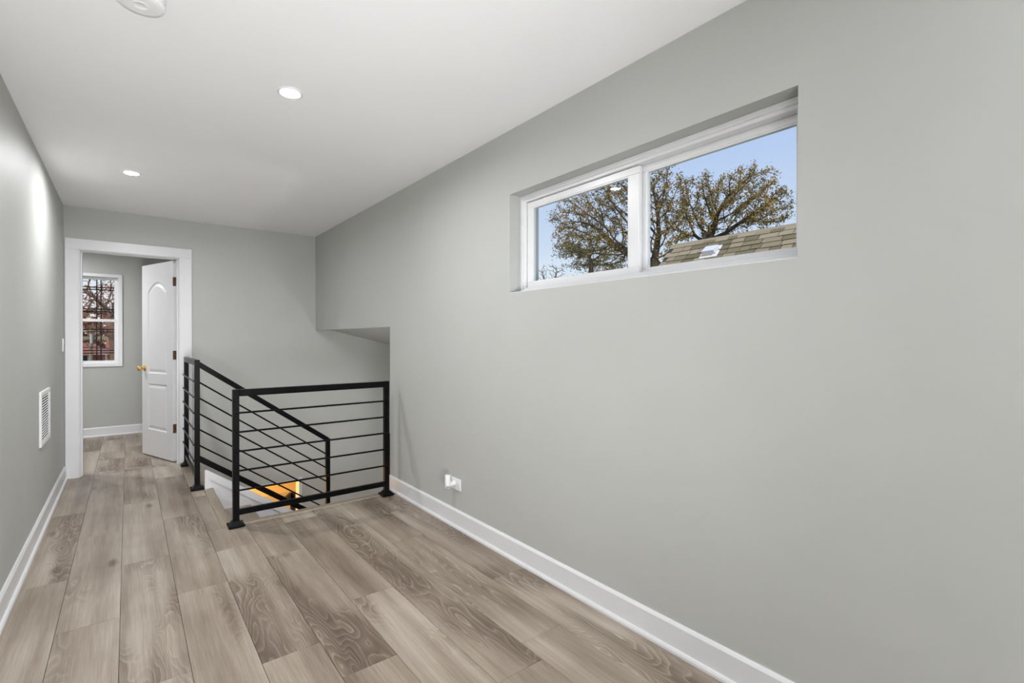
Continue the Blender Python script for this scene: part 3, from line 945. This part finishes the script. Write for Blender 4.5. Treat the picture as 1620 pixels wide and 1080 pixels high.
# square roof vent
vc = ridge+ds*0.62+Vector((0, 7.10, 0))
def onroof(u, v, w):
    return vc+ds*u+Vector((0, v, 0))+dn*w
vb_ = MB()
lowq = [onroof(u, v, 0.03) for u, v in ((-0.17, -0.20), (0.17, -0.20), (0.17, 0.20), (-0.17, 0.20))]
topq = [onroof(u, v, w) for u, v, w in ((-0.14, -0.17, 0.10), (0.16, -0.17, 0.16), (0.16, 0.17, 0.16), (-0.14, 0.17, 0.10))]
vb_.add([p[:] for p in lowq+topq], [(3, 2, 1, 0), (4, 5, 6, 7), (0, 1, 5, 4), (1, 2, 6, 5), (2, 3, 7, 6), (3, 0, 4, 7)])
vo = obj('roof_vent', vb_, 'plastic', nh)
vo['label'] = 'white square roof vent'
fq = [onroof(u, v, w) for w in (0.016, 0.026) for u, v in ((-0.2, -0.26), (0.27, -0.26), (0.27, 0.26), (-0.2, 0.26))]
obj('flashing', MB().add([p[:] for p in fq], [(3, 2, 1, 0), (4, 5, 6, 7), (0, 1, 5, 4), (1, 2, 6, 5), (2, 3, 7, 6), (3, 0, 4, 7)]), 'plastic', vo)

# ---- trees: branches grown towards points scattered through the crown
def grow_tree(name, trunk, blobs, npts, label, bark, leaf, seed, step=0.22, kill=0.34, infl=2.6, nleaf=0, lsize=0.07,
              rmin=0.010, rpow=2.3, leafdepth=10, group=None, rtrunk=None):
    rng = np.random.default_rng(seed)
    pts = []
    wts = np.array([r[0]*r[1]*r[2] for (_, r) in blobs])
    wts = wts**0.75
    wts = wts/wts.sum()
    for (c, r), w in zip(blobs, wts):
        n = int(npts*w)
        d = rng.normal(size=(n, 3))
        d /= np.linalg.norm(d, axis=1)[:, None]
        rad = rng.random(n)**(1/2.6)
        pts.append(np.array(c)+d*rad[:, None]*np.array(r))
    A = np.concatenate(pts)
    nodes = [np.array(p, float) for p in trunk]
    par = [-1]+list(range(len(trunk)-1))
    P = np.array(nodes)
    near_d = np.full(len(A), 1e9)
    near_i = np.zeros(len(A), int)
    def upd(new, base):
        nonlocal near_d, near_i
        if len(A) == 0:
            return
        D = np.linalg.norm(A[:, None, :]-new[None], axis=2)
        j = D.argmin(1)
        dm = D[np.arange(len(A)), j]
        k = dm < near_d
        near_d = np.where(k, dm, near_d)
        near_i = np.where(k, j+base, near_i)
    upd(P, 0)
    lim = infl
    for it in range(140):
        if len(A) < 5:
            break
        act = near_d < lim
        if not act.any():
            lim *= 1.4
            if lim > 30:
                break
            continue
        idx = near_i[act]
        dirs = A[act]-P[idx]
        dirs /= np.linalg.norm(dirs, axis=1)[:, None]+1e-9
        acc = np.zeros_like(P)
        np.add.at(acc, idx, dirs)
        src = np.unique(idx)
        g = acc[src]
        g += rng.normal(size=g.shape)*0.18
        g /= np.linalg.norm(g, axis=1)[:, None]+1e-9
        new = P[src]+g*step
        base = len(P)
        P = np.concatenate([P, new])
        par += list(src)
        upd(new, base)
        keep = near_d > kill
        A, near_d, near_i = A[keep], near_d[keep], near_i[keep]
        if len(P) > 16000:
            break
    n = len(P)
    par = np.array(par)
    kids = np.zeros(n, int)
    for i in range(1, n):
        kids[par[i]] += 1
    s = np.zeros(n)
    depth = np.zeros(n, int)        # distance to a tip
    for i in range(n-1, 0, -1):
        if kids[i] == 0:
            s[i] = rmin**rpow
        s[par[i]] += s[i]
        depth[par[i]] = max(depth[par[i]], depth[i]+1)
    R_ = s**(1/rpow)
    R_[R_ < rmin] = rmin
    if rtrunk:
        R_ = np.minimum(R_*(rtrunk/R_[0])**np.clip((R_-rmin)/(R_[0]-rmin), 0, 1), rtrunk)
    # smooth the node positions slightly
    for _ in range(2):
        Q = P.copy()
        for i in range(len(trunk), n):
            if kids[i] == 1:
                pass
        ch = np.zeros_like(P)
        cn = np.zeros(n)
        np.add.at(ch, par[1:], P[1:])
        np.add.at(cn, par[1:], 1)
        m_ = (cn > 0) & (np.arange(n) >= len(trunk))
        Q[m_] = 0.5*P[m_]+0.25*P[par[m_]]+0.25*ch[m_]/cn[m_][:, None]
        P = Q
    V, Fc = [], []
    big, small = MB(), MB()
    pl = P.tolist()
    for i in range(1, n):
        r0, r1 = R_[par[i]], R_[i]
        r0 = min(r0, r1*1.7)
        k = 7 if r1 > 0.08 else (5 if r1 > 0.03 else 3)
        p, q = pl[par[i]], pl[i]
        dx, dy, dz = q[0]-p[0], q[1]-p[1], q[2]-p[2]
        l = math.sqrt(dx*dx+dy*dy+dz*dz)+1e-9
        dx, dy, dz = dx/l, dy/l, dz/l
        if abs(dz) < 0.9:
            ax, ay, az = -dy, dx, 0.0
        else:
            ax, ay, az = 0.0, -dz, dy
        al = math.sqrt(ax*ax+ay*ay+az*az)
        ax, ay, az = ax/al, ay/al, az/al
        bx, by, bz = dy*az-dz*ay, dz*ax-dx*az, dx*ay-dy*ax
        vs2 = []
        for (cc_, rr) in ((p, r0), (q, r1)):
            for t in range(k):
                c, s2 = math.cos(6.28318*t/k)*rr, math.sin(6.28318*t/k)*rr
                vs2.append((cc_[0]+c*ax+s2*bx, cc_[1]+c*ay+s2*by, cc_[2]+c*az+s2*bz))
        (big if r1 > 0.05 else small).add(vs2, [(t, (t+1) % k, k+(t+1) % k, k+t) for t in range(k)], True)
    root = empty(name, tuple(trunk[0]))
    tag(root, label, 'tree', group)
    obj('trunk', big, bark, root)
    if small.v:
        obj('twigs', small, bark, root)['kind'] = 'stuff'
    if nleaf:
        cand = np.where((depth <= leafdepth) & (np.arange(n) > len(trunk)))[0]
        pick = rng.choice(cand, nleaf)
        lv = MB()
        c = P[pick]+rng.normal(size=(nleaf, 3))*0.10
        a = rng.normal(size=(nleaf, 3))
        a /= np.linalg.norm(a, axis=1)[:, None]
        b = rng.normal(size=(nleaf, 3))
        b = np.cross(a, b)
        b /= np.linalg.norm(b, axis=1)[:, None]
        sz = lsize*rng.uniform(0.6, 1.35, nleaf)[:, None]
        nn = np.cross(a, b)*sz*0.18
        v0, v1, v2, v3 = c-a*sz, c+b*sz*0.5+nn, c+a*sz, c-b*sz*0.5+nn
        vv = np.stack([v0, v1, v2, v3], 1).reshape(-1, 3)
        lv.v = vv.tolist()
        lv.f = [(4*i, 4*i+1, 4*i+2, 4*i+3) for i in range(nleaf)]
        lv.sm = [False]*nleaf
        obj('foliage', lv, leaf, root)['kind'] = 'stuff'
    return root

RM = camo.matrix_basis.to_3x3()
def at(px, py, X=None, Y=None):
    """point where a picture line of sight meets a plane; used to place outdoor things at their real distance"""
    d = RM @ Vector(((px-810)/F_PX, -(py-540)/F_PX, -1.0))
    t = X/d.x if X is not None else Y/d.y
    return Vector((d.x*t, d.y*t, EYE+d.z*t))
def blob(px, py, rp, X, dep=1.0, ry=None):
    c = at(px, py, X)
    sc = (c-Vector((0, 0, EYE))).length/F_PX*0.97
    r = rp*sc
    return (tuple(c), (r*dep, r, (ry or rp)*sc))
def trunk_to(px, py, X, lean=0.0, n=9):
    t = at(px, py, X)
    return [(t.x, t.y+lean*(1-i/(n-1)), GZ+(t.z-GZ)*i/(n-1)) for i in range(n)]

TX = 21.0
grow_tree('leafy_tree', trunk_to(1035, 415, TX),
          [blob(925, 345, 55, TX, 1.2, 50), blob(965, 320, 45, TX, 1.2, 48), blob(1010, 315, 48, TX, 1.2, 50), blob(955, 395, 65, TX, 1.2, 42),
           blob(895, 375, 28, TX, 1.0, 32), blob(1050, 300, 38, TX, 1.2, 40), blob(1055, 360, 40, TX, 1.2, 50)],
          2900, 'big spreading tree with olive brown leaves filling the left window pane', 'bark', 'leaf', 3, nleaf=18500, lsize=0.056, rmin=0.013, rtrunk=0.36, group='trees outside the slider window')
grow_tree('leafy_tree', trunk_to(1120, 385, TX+2.5),
          [blob(1180, 310, 50, TX+2.5, 1.1, 48), blob(1215, 330, 40, TX+2.5, 1.1, 34), blob(1110, 305, 36, TX+2.5, 1.1, 34), blob(1090, 345, 40, TX+2.5, 1.1, 40), blob(1150, 345, 48, TX+2.5, 1.1, 30)],
          1900, 'tree fanning up behind the neighbouring shingle roof', 'bark', 'leaf', 11, nleaf=11000, lsize=0.058, rmin=0.014, rtrunk=0.34, group='trees outside the slider window')
grow_tree('leafy_tree', trunk_to(935, 412, TX-3),
          [blob(935, 395, 40, TX-3, 1.1, 30), blob(975, 425, 30, TX-3, 1.1, 22), blob(900, 400, 30, TX-3, 1.1, 30)],
          500, 'slim young tree with a thin upright trunk left of the window mullion', 'bark', 'leafgreen', 5, nleaf=2400, lsize=0.05, rtrunk=0.13, group='trees outside the slider window')
grow_tree('bare_tree', trunk_to(872, 462, 30.0),
          [blob(872, 442, 30, 30.0, 1.0, 28), blob(900, 448, 24, 30, 1.0, 18)],
          900, 'distant bare grey brown tree in the lower corner of the slider window', 'barkgrey', None, 21, step=0.28, kill=0.36, rmin=0.02, rtrunk=0.22)

# view through the far window
def atY(px, py, Y):
    return at(px, py, Y=Y)
bh = empty('brick_house', tuple(Vector((atY(135, 570, 34).x, 34+4, GZ))))
tag(bh, 'red brick house with russet hipped roof across the street', 'house')
ph = atY(150, 545, 34)
hx0, hx1 = ph.x-9.0, ph.x+0.6
ez = atY(140, 558, 34).z
obj('walls', MB().box(hx0+0.4, hx1-0.4, 34, 43, GZ, ez), 'brick', bh)
rz = atY(140, 541, 34).z+1.0
obj('roof', MB().add([(hx0, 33.6, ez-0.1), (hx1, 33.6, ez-0.1), (hx1, 43.4, ez-0.1), (hx0, 43.4, ez-0.1), (hx0+3.4, 38.5, rz), (hx1-3.4, 38.5, rz)],
                     [(0, 1, 5, 4), (1, 2, 5), (2, 3, 4, 5), (3, 0, 4), (3, 2, 1, 0)]), 'redroof', bh)
wpx = atY(126.5, 568, 34)
wn = obj('window', MB().box(wpx.x-0.45, wpx.x+0.42, 33.93, 34.0, wpx.z-0.75, wpx.z+0.30).box(wpx.x-1.9, wpx.x-1.1, 33.93, 34.0, wpx.z-0.75, wpx.z+0.30), 'vinyl', bh)
obj('pane', MB().box(wpx.x-0.33, wpx.x+0.30, 33.915, 33.935, wpx.z-0.63, wpx.z+0.18), 'dark', wn)
b2 = empty('brick_cottage', tuple(Vector((atY(185, 560, 48).x+3, 52, GZ))))
tag(b2, 'second red brick house partly hidden behind the street tree', 'house')
q = atY(178, 552, 48)
obj('walls', MB().box(q.x, q.x+8, 48, 56, GZ, q.z-0.1), 'brick', b2)
obj('roof', MB().prism([(47.4, q.z-0.2), (52, q.z+2.2), (56.6, q.z-0.2)], 'x', q.x-0.4, q.x+8.4), 'redroof', b2)
up = empty('utility_pole', tuple(Vector((atY(144, 560, 26).x, 26, GZ))))
tag(up, 'wooden utility pole with grey transformer across the street', 'pole')
q = atY(144, 535, 26)
obj('mast', MB().tube((q.x, 26, GZ), (q.x, 26, q.z+0.5), 0.065, 0.055, 10), 'pole', up)
obj('crossarm', MB().box(q.x-0.9, q.x+0.9, 25.85, 25.95, q.z-0.05, q.z+0.08), 'pole', up)
obj('transformer', MB().tube((q.x+0.02, 25.8, q.z-0.20), (q.x+0.02, 25.8, q.z+0.16), 0.05, 0.05, 12), 'siding', up)
for i, (zo, sag) in enumerate(((0.10, -0.5), (-0.35, -0.9))):
    a = Vector((q.x-14, 27, q.z+zo+0.3))
    b = Vector((q.x, 25.9, q.z+zo))
    c = Vector((q.x+16, 26.5, q.z+zo-0.6))
    w_ = MB()
    for u, v2 in ((a, b), (b, c)):
        prev = u
        for t in range(1, 9):
            f = t/8
            p = u.lerp(v2, f)+Vector((0, 0, sag*4*f*(1-f)*0.4))
            w_.tube(prev, p, 0.018, n=4, cap=False)
            prev = p
    obj('wire', w_, 'wire', up)

def blobY(px, py, rp, Y, ry=None):
    c = atY(px, py, Y)
    r = rp*(c-Vector((0, 0, EYE))).length/F_PX
    return (tuple(c), (r, r, (ry or rp)*r/rp))
t0 = atY(177, 500, 19)
tr_pts = [(t0.x+0.25*(1-i/8), 19, GZ+(t0.z-GZ)*i/8) for i in range(9)]
grow_tree('street_tree', tr_pts,
          [blobY(165, 465, 32, 19, 30), blobY(135, 470, 30, 19, 30), blobY(185, 450, 30, 19), blobY(110, 480, 30, 19), blobY(150, 500, 25, 19, 20)],
          520, 'nearer street tree with bare reddish branches behind the grille bars', 'barkred', 'leafred', 31, step=0.16, kill=0.22, nleaf=500, lsize=0.04, rmin=0.011, rtrunk=0.11, group='trees outside the far window')
t0 = atY(112, 520, 29)
tr_pts = [(t0.x, 29, GZ+(t0.z-GZ)*i/8) for i in range(9)]
grow_tree('street_tree', tr_pts,
          [blobY(130, 485, 40, 29, 40), blobY(165, 500, 35, 29, 35), blobY(190, 490, 35, 29, 40), blobY(100, 490, 40, 29), blobY(150, 525, 35, 29, 18)],
          620, 'further street tree with dense russet twigs in front of the brick house', 'barkred', 'leafred', 37, step=0.26, kill=0.36, nleaf=1500, lsize=0.07, rmin=0.016, rtrunk=0.30, group='trees outside the far window')
t0 = atY(168, 540, 52)
tr_pts = [(t0.x, 62, GZ+(t0.z-GZ)*i/8) for i in range(9)]
grow_tree('street_tree', tr_pts,
          [blobY(130, 522, 28, 62, 22), blobY(165, 520, 28, 62, 24), blobY(195, 525, 28, 62, 22), blobY(150, 535, 40, 62, 12)],
          420, 'distant russet tree massed low behind the brick houses', 'barkred', 'leafred', 41, step=0.5, kill=0.7, nleaf=4200, lsize=0.20, rmin=0.03, rtrunk=0.30, group='trees outside the far window')
struct('street', MB().box(-60, 60, 22, 31, GZ, GZ+0.02), 'asphalt', 'grey street beyond the far window', 'street')
